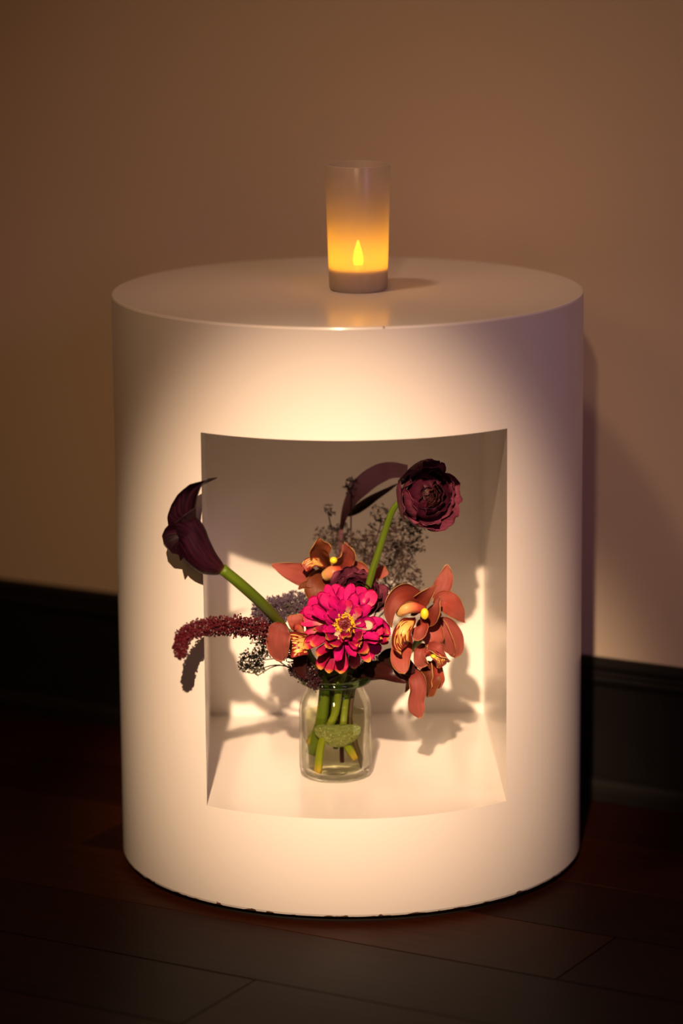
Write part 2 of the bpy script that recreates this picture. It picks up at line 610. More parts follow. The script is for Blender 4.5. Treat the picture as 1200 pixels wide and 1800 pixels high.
def slab(name, s0, s1, n0, n1, z0, z1, mat):
    V = [wl(s, n, z) for z in (z0, z1) for s, n in ((s0, n0), (s1, n0), (s1, n1), (s0, n1))]
    F = [(3, 2, 1, 0), (4, 5, 6, 7), (0, 1, 5, 4), (1, 2, 6, 5), (2, 3, 7, 6), (3, 0, 4, 7)]
    return obj(name, V, F, mat, smooth=False, kind='structure')


wall = slab('wall_back', -3.5, 3.0, DW + 0.004, DW + 0.10, 0, 2.9, M_WALL)
tag(wall, 'plain warm white wall behind the cylindrical pedestal', None)

prof = [(0.0, HB), (0.006, HB), (0.009, HB - 0.002), (0.011, HB - 0.006), (0.011, HB - 0.010), (0.008, HB - 0.013), (0.009, HB - 0.016),
        (0.013, HB - 0.018), (0.014, HB - 0.021), (0.012, HB - 0.026), (0.010, HB - 0.029), (0.010, 0.026), (0.010, 0.0), (0.0, 0.0)]
V, F = [], []
for s in (-3.5, 3.0):
    for d, z in prof:
        V.append(wl(s, DW + 0.004 - d, z))
k = len(prof)
for i in range(k):
    F.append((i, (i + 1) % k, k + (i + 1) % k, k + i))
F += [tuple(range(k))[::-1], tuple(range(k, 2 * k))]
bb = obj('baseboard_back', V, F, M_BASE, smooth=False, kind='structure')
tag(bb, 'tall black painted baseboard with a moulded top edge')
prof = [(0.010, 0.024), (0.014, 0.0235), (0.018, 0.021), (0.021, 0.016), (0.022, 0.010), (0.022, 0.0), (0.010, 0.0)]
V, F = [], []
for s in (-3.5, 3.0):
    for d, z in prof:
        V.append(wl(s, DW + 0.004 - d, z))
k = len(prof)
for i in range(k):
    F.append((i, (i + 1) % k, k + (i + 1) % k, k + i))
F += [tuple(range(k))[::-1], tuple(range(k, 2 * k))]
tag(obj('trim_1', V, F, M_BASE, smooth=False, kind='structure'), 'black rounded shoe moulding along the foot of the baseboard')

floor = slab('floor', -3.5, 3.0, -3.6, DW + 0.10, -0.05, -0.004, M_SUB)
tag(floor, 'dark reddish brown hardwood plank floor')
# planks: edges at the positions read from the photograph, 12.5 cm wide
rows = [-0.1135 + 0.1255 * k for k in range(-10, 5)]
rs = random.Random(3)
pk = 0
for ri, n0 in enumerate(rows):
    n1 = min(n0 + 0.1255, DW - 0.004)
    if n1 - n0 < 0.01:
        continue
    kk = round((n0 + 0.1135) / 0.1255)
    if kk == -1:
        cuts = [-1.6, -0.62, 0.34, 1.35, 1.9]
    elif kk == -3:
        cuts = [-1.6, -0.85, 0.107, 1.02, 1.9]
    elif kk == -2:
        cuts = [-1.6, -1.1, 0.93, 1.9]
    else:
        x = -1.6 + rs.uniform(0.1, 0.9)
        cuts = [-1.6]
        while x < 1.7:
            cuts.append(x)
            x += rs.uniform(0.75, 1.2)
        cuts.append(1.9)
    for a, b in zip(cuts, cuts[1:]):
        g = 0.0003
        lo = [(a + g, n0 + g), (b - g, n0 + g), (b - g, n1 - g), (a + g, n1 - g)]
        bv = 0.0008
        hi = [(a + g + bv, n0 + g + bv), (b - g - bv, n0 + g + bv), (b - g - bv, n1 - g - bv), (a + g + bv, n1 - g - bv)]
        dz = rs.uniform(-0.0003, 0.0)
        # mesh in a frame that runs along the plank so that the grain does too
        V = [(s - a, n - n0, z) for z, q in ((-0.010, lo), (-0.0009 + dz, lo), (dz, hi)) for s, n in q]
        F = [(0, 1, 5, 4), (1, 2, 6, 5), (2, 3, 7, 6), (3, 0, 4, 7), (4, 5, 9, 8), (5, 6, 10, 9), (6, 7, 11, 10), (7, 4, 8, 11), (8, 9, 10, 11)]
        o = obj('plank', V, F, M_WOODS[rs.choice([0, 0, 1, 2, 3])], floor, local=True, smooth=False)
        p = wl(a, n0, 0)
        o.location = p
        o.rotation_euler = (0, 0, PSI)
        pk += 1

# ------------------------------------------------------------------ pedestal
R, H = 0.225, 0.55839
PHI, NW, ZB, ZT, YB = 0.02937, 0.13954, 0.10148, 0.45551, 0.13263
ped = thing('pedestal', 'cream painted cylindrical plinth with a rectangular niche cut into its front', 'pedestal')


def modmesh(V, F, mods):
    me = bpy.data.meshes.new('tmp')
    me.from_pydata([tuple(v) for v in V], [], F)
    me.update()
    o = bpy.data.objects.new('tmp', me)
    C.objects.link(o)
    mods(o)
    dg = bpy.context.evaluated_depsgraph_get()
    out = bpy.data.meshes.new_from_object(o.evaluated_get(dg))
    bpy.data.objects.remove(o)
    return out


V, F = lathe([(R - 0.003, 0.006), (R - 0.0008, 0.0068), (R, 0.009), (R, H - 0.0022), (R - 0.0006, H - 0.0006), (R - 0.0022, H)], 720)
BV = [(-NW, -0.4, ZB), (NW, -0.4, ZB), (NW, YB, ZB), (-NW, YB, ZB), (-NW, -0.4, ZT), (NW, -0.4, ZT), (NW, YB, ZT), (-NW, YB, ZT)]
cp, sp_ = math.cos(PHI), math.sin(PHI)
BV = [(x * cp - y * sp_, x * sp_ + y * cp, z) for x, y, z in BV]
BF = [(3, 2, 1, 0), (4, 5, 6, 7), (0, 1, 5, 4), (1, 2, 6, 5), (2, 3, 7, 6), (3, 0, 4, 7)]
bme = bpy.data.meshes.new('cutter')
bme.from_pydata(BV, [], BF)
bo = bpy.data.objects.new('cutter', bme)
C.objects.link(bo)


def mods(o):
    b = o.modifiers.new('b', 'BOOLEAN')
    b.operation = 'DIFFERENCE'
    b.solver = 'EXACT'
    b.object = bo
    v = o.modifiers.new('v', 'BEVEL')
    v.width = 0.0016
    v.segments = 2
    v.limit_method = 'ANGLE'
    v.angle_limit = math.radians(50)


me = modmesh(V, F, mods)
bpy.data.objects.remove(bo)
me.materials.append(M_PAINT) if not me.materials else None
me.name = 'body'
body = bpy.data.objects.new('body', me)
C.objects.link(body)
body.parent = ped
PM['body'] = Matrix.Identity(4)
V, F = lathe([(R - 0.007, 0.0), (R - 0.007, 0.006)], 96)
obj('foot_ring', V, F, M_PLINTH, ped, label='thin black recessed foot')

# ------------------------------------------------------------------ frosted candle holder and LED candle
CX, CY = 0.0104, -0.001
hold = thing('candle_holder', 'frosted glass tumbler glowing amber on top of the cream pedestal', 'candle holder', (CX, CY, H))
hh, rb_, rt_ = 0.1200, 0.0278, 0.0312
op = [(0.001, 0.0004), (rb_ - 0.0025, 0.0004), (rb_ - 0.0008, 0.0012), (rb_, 0.003), (rb_ + (rt_ - rb_) * 0.5, hh * 0.5), (rt_, hh - 0.0006), (rt_ - 0.0004, hh),
      (rt_ - 0.0009, hh - 0.0004), (rt_ - 0.0012 - (rt_ - rb_) * 0.5, hh * 0.5), (rb_ - 0.0012, 0.0045), (rb_ - 0.003, 0.0035), (0.001, 0.0035)]
V, F = lathe([(a, b) for a, b in op], 72, caps=False)
obj('glass_wall', V, F, M_FROST, hold, local=True)
led = thing('candle', 'small electric tealight with a glowing teardrop flame inside the frosted tumbler', 'candle', (CX, CY, H + 0.0037))
V, F = lathe([(0.0245, 0.0), (0.0250, 0.001), (0.0250, 0.0175), (0.0240, 0.0185), (0.020, 0.0180), (0.012, 0.0182), (0.005, 0.0195), (0.0035, 0.0205)], 48)
obj('candle_body', V, F, M_TEA, led, local=True)
V, F = lathe([(0.0030, 0.0190), (0.0044, 0.0225), (0.0050, 0.0260), (0.0045, 0.0300), (0.0034, 0.0345), (0.0022, 0.0385), (0.0011, 0.0420), (0.0003, 0.0440)], 24)
obj('flame', V, F, M_FLAME, led, local=True, label='glowing yellow teardrop bulb')
# ------------------------------------------------------------------ glass jar and water
JX, JY, JZ = -0.0145, -0.083, ZB + 0.0006
jar = thing('glass_jar', 'clear greenish glass jar with a rolled rim holding the flower stems', 'vase', (JX, JY, JZ))
JR = 0.0348
outer = [(0.001, 0.0), (JR - 0.008, 0.0), (JR - 0.0035, 0.0010), (JR - 0.0008, 0.0040), (JR, 0.009), (JR, 0.030), (JR - 0.0003, 0.052), (JR, 0.064), (JR - 0.001, 0.0710),
         (JR - 0.0035, 0.0775), (JR - 0.0060, 0.0820), (JR - 0.0072, 0.0860), (JR - 0.0070, 0.0890), (JR - 0.0042, 0.0915), (JR - 0.0020, 0.0935)]
lip = [(JR - 0.0014, 0.0955), (JR - 0.0026, 0.0975), (JR - 0.0048, 0.0980), (JR - 0.0068, 0.0965)]
inner = [(JR - 0.0092, 0.0900), (JR - 0.0094, 0.0860), (JR - 0.0084, 0.0815), (JR - 0.0058, 0.0770), (JR - 0.0032, 0.0705), (JR - 0.0022, 0.063), (JR - 0.0022, 0.012), (JR - 0.0045, 0.0065), (JR - 0.010, 0.0048), (0.001, 0.0044)]
V, F = lathe(outer + lip[:1] + lip[1:] + inner, 72, caps=False)
obj('glass_body', V, F, M_GLASS, jar, local=True)
# the rolled lip, thicker and greener
V, F = [], []
n1, n2 = 72, 14
for i in range(n1):
    a = 2 * PI * i / n1
    for j in range(n2):
        b = 2 * PI * j / n2
        rr = JR - 0.0036 + 0.0036 * math.cos(b)
        V.append((rr * math.cos(a), rr * math.sin(a), 0.0946 + 0.0033 * math.sin(b)))
for i in range(n1):
    for j in range(n2):
        F.append((i * n2 + j, ((i + 1) % n1) * n2 + j, ((i + 1) % n1) * n2 + (j + 1) % n2, i * n2 + (j + 1) % n2))
obj('rim', V, F, M_RIMGLASS, jar, local=True, label='thick rolled green glass rim')
water = thing('water', 'cloudy water filling the lower two thirds of the glass jar', 'water', (JX, JY, JZ))
water['kind'] = 'stuff'
ZW = 0.0590
V, F = lathe([(0.001, 0.0050), (JR - 0.0104, 0.0054), (JR - 0.0050, 0.0070), (JR - 0.0027, 0.0122), (JR - 0.0027, ZW - 0.0005), (JR - 0.0024, ZW + 0.0008), (JR - 0.0045, ZW - 0.0001), (0.001, ZW)], 64)
obj('water_body', V, F, M_WATER, water, local=True)

JC = np.array([JX, JY, JZ])


def inj(x, y, z):
    """a point inside the jar"""
    return JC + np.array([x, y, z])


def stem(parent, pts, r, mat, n=36, k=10, **kw):
    V, F, uv = tube(pts, r, n, k)
    return obj('stem', V, F, mat, parent, uv=uv, **kw)


# ------------------------------------------------------------------ calla lily
calla = thing('calla_lily', 'dark plum calla lily with a pointed curled tip on a green stem', 'flower', tuple(at(393, 1008, -0.205)))


def c4(x, y, dy):
    return at(260 + x / 4.0, 780 + y / 4.0, -0.205 + dy)


NT = 96
edge = [(0, 487, 238, -0.004), (8, 425, 246, -0.006), (15, 378, 285, -0.010), (24, 348, 360, -0.014), (34, 333, 450, -0.017), (52, 255, 505, -0.021), (78, 190, 560, -0.022), (105, 205, 640, -0.021),
        (135, 255, 715, -0.016), (158, 262, 775, -0.010), (175, 228, 826, -0.006), (195, 250, 800, 0.000), (215, 232, 785, 0.006), (238, 160, 768, 0.012), (262, 112, 712, 0.016), (282, 98, 645, 0.016),
        (300, 118, 600, 0.014), (315, 142, 575, 0.012), (328, 134, 515, 0.008), (338, 165, 430, 0.004), (346, 215, 350, 0.000), (353, 300, 282, -0.003), (360, 487, 238, -0.004)]
ea = np.array([e[0] for e in edge], float)
ep = np.array([c4(*e[1:]) for e in edge])
rings = [((515, 892), 0.0044, (0.60, 0.80)), ((482, 874), 0.0074, (0.58, 0.81)), ((423, 836), 0.0112, (0.58, 0.81)), ((352, 752), 0.0143, (0.68, 0.73)), ((308, 668), 0.0150, (0.80, 0.60)), ((276, 580), 0.0138, (0.90, 0.43))]
G = []
for i in range(NT + 1):
    th = 360.0 * i / NT
    a = math.radians(th)
    ctrl = []
    for (x, y), r, (qx, qy) in rings:
        c_ = c4(x, y, -0.001)
        right = unit(AX_R * qx + AX_U * qy)
        front = -AX_F
        ctrl.append(c_ + r * (math.cos(a) * right + math.sin(a) * front))
    e = np.array([np.interp(th, ea, ep[:, q]) for q in range(3)])
    last = ctrl[-1]
    d = e - last
    m1, m2 = last + d * 0.34, last + d * 0.68
    tt = ((th + 60) % 360) - 60
    ka = [-60, -45, -34, -14, 0, 15, 34, 52, 70]
    for_w = float(np.interp(tt, [-60, -40, 60, 75], [0, 1, 1, 0]))
    if for_w > 0:
        k1 = np.array([np.interp(tt, ka, q) for q in ([210, 195, 188, 238, 290, 318, 338, 292, 240], [600, 570, 540, 490, 480, 490, 520, 545, 570], [.012, .010, .009, .006, .003, -.002, -.010, -.014, -.017])])
        k2 = np.array([np.interp(tt, ka, q) for q in ([150, 145, 150, 228, 325, 340, 336, 268, 215], [600, 560, 510, 370, 330, 365, 470, 522, 565], [.013, .011, .008, .004, .002, -.004, -.014, -.019, -.021])])
        m1 = m1 * (1 - for_w) + c4(*k1) * for_w
        m2 = m2 * (1 - for_w) + c4(*k2) * for_w
    pts = ctrl[:-1] + [ctrl[-1] * 0.5 + (ctrl[-2] + m1) * 0.25, m1, m2, e] if for_w > 0.5 else ctrl[:-1] + [ctrl[-2] * 0.5 + m1 * 0.5, m2, e]
    G.append(spline(pts, 44))
G = np.array(G).transpose(1, 0, 2)
G[:, -1] = G[:, 0]
V, F, uv = sheet(G, 0.0008)
obj('spathe', V, F, M_CALLA, calla, uv=uv)
V, F, uv = tube([c4(440, 815, 0), c4(330, 640, 0.0), c4(245, 600, 0.004)], [0.003, 0.0032, 0.002], 16, 8)
obj('spadix', V, F, M_RANIN, calla, uv=uv)
stem(calla, [c4(520, 880, -0.001), at(425, 1029, -0.200), at(462, 1063, -0.180), at(492, 1097, -0.148), at(518, 1140, -0.112), inj(-0.012, -0.016, 0.100), inj(-0.012, -0.010, 0.060), inj(-0.0235, -0.012, 0.024)],
     [0.0050, 0.0052, 0.0052, 0.0050, 0.0046, 0.0042, 0.0048, 0.0062], M_STEM, 44, 14)

# ------------------------------------------------------------------ amaranth
path = [inj(0.006, 0.006, 0.010), inj(0.004, 0.000, 0.060), inj(-0.010, -0.006, 0.104), at(500, 1150, -0.13), at(468, 1112, -0.155), at(430, 1102, -0.180), at(395, 1100, -0.200), at(360, 1103, -0.220), at(335, 1109, -0.232), at(321, 1122, -0.240), at(317, 1143, -0.243), at(321, 1153, -0.243)]
ama = thing('amaranth_spray', 'drooping dark red amaranth tassel reaching out beside the calla lily', 'flower', tuple(path[4]))
stem(ama, path, [0.0022, 0.0022, 0.0022, 0.0020, 0.0018, 0.0015, 0.0012, 0.001, 0.001, 0.0008, 0.0008, 0.0006], M_AMA, 50, 7)


def spikelet(p, d, L, w, out):
    """small pointed bract: a 4-sided spindle"""
    d = unit(d)
    a = unit(np.cross(d, [0.2, 0.3, 1.0]))
    b = np.cross(d, a)
    o = len(out[0])
    out[0].extend([p, p + d * L * 0.45 + a * w, p + d * L * 0.45 + b * w, p + d * L * 0.45 - a * w, p + d * L * 0.45 - b * w, p + d * L])
    for i in range(4):
        j = (i + 1) % 4
        out[1].extend([(o, o + 1 + j, o + 1 + i), (o + 5, o + 1 + i, o + 1 + j)])


P = spline(path[3:], 400)
T = np.gradient(P, axis=0)
out = ([], [])
for q in range(5600):
    t = RNG.uniform(0, 1) ** 0.9
    i = min(399, int(t * 399))
    k = t * (1 - 0.0)
    rad = float(np.interp(k, [0, 0.12, 0.35, 0.6, 0.8, 0.93, 1], [0.007, 0.0105, 0.0090, 0.0072, 0.0065, 0.0052, 0.0025]))
    rad *= 1 + 0.28 * math.sin(i * 0.23) * math.sin(i * 0.057 + 1)
    d = unit(RNG.normal(size=3))
    tt = unit(T[i])
    d = unit(d - tt * (d @ tt) * 0.75)
    rr = rad * RNG.uniform(0.30, 0.92)
    spikelet(P[i] + d * rr, d + RNG.normal(size=3) * 0.5, RNG.uniform(0.0018, 0.0026), RNG.uniform(0.0009, 0.0013), out)
obj('bracts', out[0], out[1], M_AMA, ama, smooth=False, kind='stuff')

# ------------------------------------------------------------------ ranunculus


def frame_from(zaxis, up=(0, 0, 1)):
    z = unit(zaxis)
    x = unit(np.cross(up, z))
    y = np.cross(z, x)
    return np.array([x, y, z]).T


def ran_petal(Rk, a0, tip, half, flare, base=150, nu=14, nv=11, seed=0, squash=0.85):
    rs_ = np.random.default_rng(seed)
    ph = rs_.uniform(0, 6, 3)
    G = np.zeros((nu, nv, 3))
    for i in range(nu):
        u = i / (nu - 1)
        pa = math.radians(base + (tip - base) * u)
        wid = half * (0.35 + 0.65 * math.sin(min(1.0, u * 1.25) * PI / 2)) * (1 - 0.55 * max(0, (u - 0.72) / 0.28) ** 2.2)
        for j in range(nv):
            v = 2 * j / (nv - 1) - 1
            az = a0 + math.radians(wid) * v / max(0.35, math.sin(max(pa, 0.35)))
            rr = Rk * (1 + 0.035 * v * v + flare * u ** 3 + 0.03 * math.sin(5 * v + ph[0]) * u + 0.02 * math.sin(9 * v + ph[1]) * u * u)
            pj = pa + 0.08 * math.sin(4 * v + ph[2]) * u + 0.15 * v * v * u
            G[i, j] = (rr * math.sin(pj) * math.cos(az), rr * math.sin(pj) * math.sin(az), rr * math.cos(pj) * squash)
    return sheet(G, 0.0005)


rc = at(750, 870, -0.110)
ran = thing('ranunculus', 'tall dark burgundy ranunculus bloom on a bright green stem inside the niche', 'flower', tuple(rc), frame_from((0.58, -0.80, 0.12)))
layers = [(0.0075, 12, 42, 0.0, 5), (0.0105, 20, 40, 0.0, 6), (0.0135, 30, 38, 0.0, 7), (0.0170, 40, 36, 0.02, 8), (0.0205, 52, 38, 0.05, 6), (0.0245, 62, 40, 0.12, 6), (0.0280, 72, 40, 0.20, 6)]
ran_parts = []
sd = 100
for li, (Rk, tip, half, flare, cnt) in enumerate(layers):
    for q in range(cnt):
        sd += 1
        a0 = 2 * PI * q / cnt + li * 0.7 + RNG.uniform(-0.15, 0.15)
        V, F, uv = ran_petal(Rk * RNG.uniform(0.97, 1.05), a0, tip + RNG.uniform(-8, 10) * (1 + 0.5 * (li > 3)), half * RNG.uniform(0.85, 1.1), flare + RNG.uniform(0, 0.14) * (li > 3), seed=sd)
        ran_parts.append(obj('petal', V, F, M_RANIN if li < 3 else M_RANP if li < 5 else M_RANOUT, ran, local=True, uv=uv))
V, F = lathe([(0.0005, 0.0062), (0.003, 0.0056), (0.0055, 0.003), (0.006, -0.004)], 16)
ran_parts.append(obj('heart', V, F, M_RANIN, ran, local=True))
stem(ran, [rc + np.array([-0.010, 0.012, -0.004]), at(706, 880, -0.100), at(690, 897, -0.098), at(676, 935, -0.096), at(665, 970, -0.096), at(652, 1012, -0.096), at(636, 1080, -0.094), at(625, 1150, -0.09), inj(0.010, -0.004, 0.085), inj(0.008, 0.004, 0.045), inj(0.017, 0.004, 0.016)],
     [0.0022, 0.0025, 0.0030, 0.0031, 0.0033, 0.0034, 0.0034, 0.0034, 0.0034, 0.0034, 0.0034], M_STEM, 60, 12)
rc2 = at(628, 1045, -0.100)
ran2 = thing('ranunculus', 'half hidden dark ranunculus just above the pink zinnia', 'flower', tuple(rc2), frame_from((0.1, -0.62, 0.78)) * 0.80)
for o in ran_parts:
    if o.name.startswith('petal') and RNG.uniform() < 0.97 or o.name.startswith('heart'):
        cpy = o.copy()
        C.objects.link(cpy)
        cpy.parent = ran2
stem(ran2, [rc2 + np.array([0, 0.006, -0.014]), at(622, 1110, -0.085), at(615, 1170, -0.08), inj(0.002, 0.010, 0.08), inj(0.000, 0.012, 0.022)], 0.0026, M_STEM, 24, 8)

# ------------------------------------------------------------------ zinnia
zc = at(606, 1100, -0.140)
ZF = frame_from((-0.02, -0.80, 0.58))
zin = thing('zinnia', 'large hot pink zinnia with a yellow centre above the jar mouth', 'flower', tuple(zc), ZF)


def zin_petal(a, r0, L, w, e0, e1, cup, ruf, z0, seed, skew=0.0):
    """a strap petal leaving the disc at azimuth a, elevation e0 bending to e1"""
    n = 12
    pts = []
    e = e0
    r, z = r0, z0
    az = a
    for i in range(n):
        pts.append((r * math.cos(az), r * math.sin(az), z))
        ee = math.radians(e0 + (e1 - e0) * i / (n - 1))
        r += L / (n - 1) * math.cos(ee)
        z += L / (n - 1) * math.sin(ee)
        az += skew / (n - 1)
    nr = (-math.cos(a) * math.sin(math.radians(e0)), -math.sin(a) * math.sin(math.radians(e0)), math.cos(math.radians(e0)) + 0.15)
    rz = np.random.default_rng(seed)
    return ribbon(pts, w, nr, 'spoon', cup, ruf, nu=16, nv=11, thick=0.0004, seed=seed, fold=rz.uniform(-0.1, 0.45), twist=rz.uniform(-0.6, 0.6))


sd = 500
zl = [  # count, r0, length, width, e0, e1, z0
    (13, 0.0098, 0.0180, 0.0095, 66, 30, 0.000),
    (15, 0.0094, 0.0265, 0.0135, 42, 14, -0.002),
    (17, 0.0092, 0.0320, 0.0148, 22, 0, -0.005),
    (18, 0.0090, 0.0345, 0.0150, 4, -18, -0.009),
    (16, 0.0085, 0.0355, 0.0150, -16, -44, -0.014),
]
for li, (cnt, r0, L, w, e0, e1, z0) in enumerate(zl):
    for q in range(cnt):
        sd += 1
        a = 2 * PI * (q + 0.5 * (li % 2)) / cnt + RNG.uniform(-0.22, 0.22) + li * 0.37
        low = max(0.0, -math.sin(a) - 0.15)
        hi_ = max(0.0, math.sin(a))
        if li == 4 and hi_ > 0.35:
            continue
        mat = M_ZIN
        if low > 0.15 and li >= 1 and RNG.uniform() < 0.7:
            mat = M_ZINLOW
        elif RNG.uniform() < 0.10 and li < 3:
            mat = M_ZINPALE
        f0 = e0 + RNG.uniform(-14, 14) + 8 * hi_
        f1 = e1 + RNG.uniform(-18, 18) + 6 * hi_
        if li in (1, 2, 3):      # the front petals reach forward, foreshortened
            f0 += 38 * low
            f1 += 42 * low
        V, F, uv = zin_petal(a, r0, L * (1 + 0.10 * hi_) * RNG.uniform(0.82, 1.08), w * RNG.uniform(0.7, 1.15) * (1 - 0.2 * low), f0, f1, RNG.uniform(-0.2, 0.6), 0.11, z0 + RNG.uniform(-0.001, 0.001), sd, RNG.uniform(-0.25, 0.25))
        o = obj('petal', V, F, mat, zin, local=True, uv=uv)
        if mat is M_ZINLOW:
            o['label'] = 'petal with warm light painted orange on its tip'
for a, L in ((-0.22, 0.021), (-1.95, 0.010)):
    V, F, uv = zin_petal(a, 0.0085, L, 0.0105, 34, 20, 0.35, 0.02, 0.0025, 77)
    obj('petal', V, F, M_ZINCREAM, zin, local=True, uv=uv, label='pale cream petal')
# disc
V, F = lathe([(0.0085, -0.014), (0.0090, -0.004), (0.0080, 0.0005), (0.0062, 0.0022), (0.0040, 0.0020), (0.0020, 0.0012), (0.0003, 0.0010)], 32)
zdisc = obj('disc', V, F, M_REDDISC, zin, local=True, label='dark red domed centre')
out = ([], [])
for q in range(90):   # chaffy scales on the dome
    a, r = RNG.uniform(0, 2 * PI), 0.0058 * math.sqrt(RNG.uniform())
    p = np.array([r * math.cos(a), r * math.sin(a), 0.0008])
    spikelet(p, (math.cos(a) * 0.2, math.sin(a) * 0.2, 1), RNG.uniform(0.002, 0.0034), 0.0006, out)
obj('disc_scales', out[0], out[1], M_REDDISC, zdisc, local=True, smooth=False, kind='stuff')
# ring of little five-pointed golden florets
out = ([], [])
for q in range(120):
    a = 2 * PI * q / 120 + RNG.uniform(-0.3, 0.3)
    r = RNG.uniform(0.0062, 0.0128)
    p = np.array([r * math.cos(a), r * math.sin(a), 0.0022 + (0.0115 - r) * 0.30 + RNG.uniform(0, 0.0018)])
    ax = unit((0.45 * math.cos(a), 0.45 * math.sin(a), 1))
    spikelet(p - ax * 0.003, ax, 0.0042, 0.0004, out)
    e1_ = unit(np.cross(ax, (1, 0.2, 0)))
    e2_ = np.cross(ax, e1_)
    for s in range(5):
        b = 2 * PI * s / 5 + q
        spikelet(p, math.cos(b) * e1_ + math.sin(b) * e2_ + ax * 0.4, 0.0014, 0.00034, out)
obj('florets', out[0], out[1], M_POLLEN, zdisc, local=True, smooth=False, kind='stuff', label='ring of golden yellow florets')
zb_ = zc - ZF[:, 2] * 0.013
V, F, uv = tube([zb_ + ZF[:, 2] * 0.005, zb_ - ZF[:, 2] * 0.004], [0.0085, 0.004], 8, 14)
obj('calyx', V, F, M_STEM, zin, uv=uv)
stem(zin, [zb_, zb_ + np.array([0.0, 0.014, -0.012]), at(604, 1180, -0.108), inj(0.004, -0.022, 0.094), inj(0.000, -0.020, 0.066), inj(-0.013, -0.022, 0.038), inj(-0.0172, -0.021, 0.0072)],
     [0.0030, 0.0032, 0.0036, 0.0037, 0.0038, 0.0038, 0.0040], M_STEMCUT, 40, 12)

# ------------------------------------------------------------------ orchids
CAMN = (0, -1, 0.25)


def tepal(parent, pts, width, mat=None, normal=CAMN, prof='lens', cup=0.25, ruffle=0.02, name='tepal', seed=0, twist=0.0, fold=0.0, label=None, nu=22, nv=13):
    P_ = [at(*p) for p in pts]
    V, F, uv = ribbon(P_, W(width), normal, prof, cup, ruffle * 1.6 + 0.02, nu=nu, nv=nv, thick=0.0008, seed=seed, twist=twist, fold=fold)
    return obj(name, V, F, mat or M_ORC, parent, uv=uv, label=label)


def column(parent, pts, r, capr=None, capat=None):
    V, F, uv = tube([at(*p) for p in pts], r, 16, 12)
    col_ = obj('column', V, F, M_COLUMN, parent, uv=uv, label='cream to red column')
    if capat is not None:
        V, F = lathe([(0.0003, -1.0), (0.55, -0.83), (0.9, -0.4), (1.0, 0.0), (0.85, 0.5), (0.5, 0.86), (0.0003, 1.0)], 20)
        c_ = at(*capat)
        V = [(c_[0] + v[0] * W(capr[0]), c_[1] + v[1] * W(capr[0]), c_[2] + v[2] * W(capr[1])) for v in V]
        obj('anther_cap', V, F, M_CAP, col_, label='bright yellow anther cap')


def lip_(parent, pts, width, normal, seed, cup=0.5):
    V, F, uv = ribbon([at(*p) for p in pts], W(width), normal, 'round', cup, 0.07, nu=24, nv=17, thick=0.0008, seed=seed)
    return obj('lip', V, F, M_LIP, parent, uv=uv, label='golden lip blotched with maroon')


# right front orchid, looking down-left
oc = thing('cymbidium_orchid', 'terracotta orchid beside the zinnia, its lip and yellow cap facing out', 'flower', tuple(at(735, 1085, -0.118)), group='orchids of the arrangement')
tepal(oc, [(748, 1062, -0.112), (722, 1046, -0.126), (700, 1050, -0.138), (684, 1072, -0.142), (686, 1102, -0.140)], 36, M_ORC, [(0.2, -0.8, 0.5), (0.2, -0.8, 0.5), (0.5, -1, 0.3)], 'lens', 0.45, 0.04, seed=1)
tepal(oc, [(722, 1078, -0.108), (738, 1058, -0.122), (752, 1044, -0.134), (766, 1030, -0.140)], 30, M_ORC, (-0.4, -0.8, -0.2), 'lens', 0.5, 0.03, seed=2)
tepal(oc, [(742, 1092, -0.108), (758, 1086, -0.118), (768, 1070, -0.124), (772, 1048, -0.122)], 30, M_ORC, (-0.7, -0.9, 0.1), 'lens', 0.4, 0.02, seed=3)
tepal(oc, [(738, 1088, -0.100), (752, 1104, -0.104), (764, 1122, -0.108), (770, 1138, -0.106)], 46, M_ORC, (0.1, -1, 0.2), 'lens', 0.15, 0.03, seed=4)
tepal(oc, [(716, 1112, -0.112), (708, 1135, -0.120), (704, 1160, -0.130), (710, 1184, -0.138)], 37, M_ORC, (-0.1, -0.85, 0.45), 'oval', 0.15, 0.02, seed=5)
column(oc, [(702, 1078, -0.134), (712, 1070, -0.140), (728, 1068, -0.136), (745, 1072, -0.128)], [0.0042, 0.0056, 0.0052, 0.0036], (7.5, 10.5), (746, 1079, -0.140))
lip_(oc, [(728, 1092, -0.118), (716, 1100, -0.134), (708, 1112, -0.140), (706, 1128, -0.138), (710, 1138, -0.130)], 44, [(0.1, -0.6, 0.8), (0, -0.9, 0.5)], 6, 0.5)
V, F, uv = ribbon([at(*p) for p in [(738, 1088, -0.122), (742, 1098, -0.134), (735, 1112, -0.138), (724, 1116, -0.134)]], W(30), (-0.2, -1, 0.3), 'round', -0.6, 0.04, thick=0.0008, seed=8)
obj('lip_lobe', V, F, M_ORC, oc, uv=uv)
stem(oc, [at(742, 1085, -0.100), at(730, 1130, -0.075), at(690, 1170, -0.075), at(645, 1190, -0.078), inj(0.014, 0.004, 0.085), inj(0.008, -0.020, 0.060), inj(0.008, -0.018, 0.040), inj(0.019, -0.016, 0.020)], [0.002, 0.0022, 0.0024, 0.0026, 0.003, 0.0035, 0.0038, 0.0042], M_STEMCUT, 44, 10)

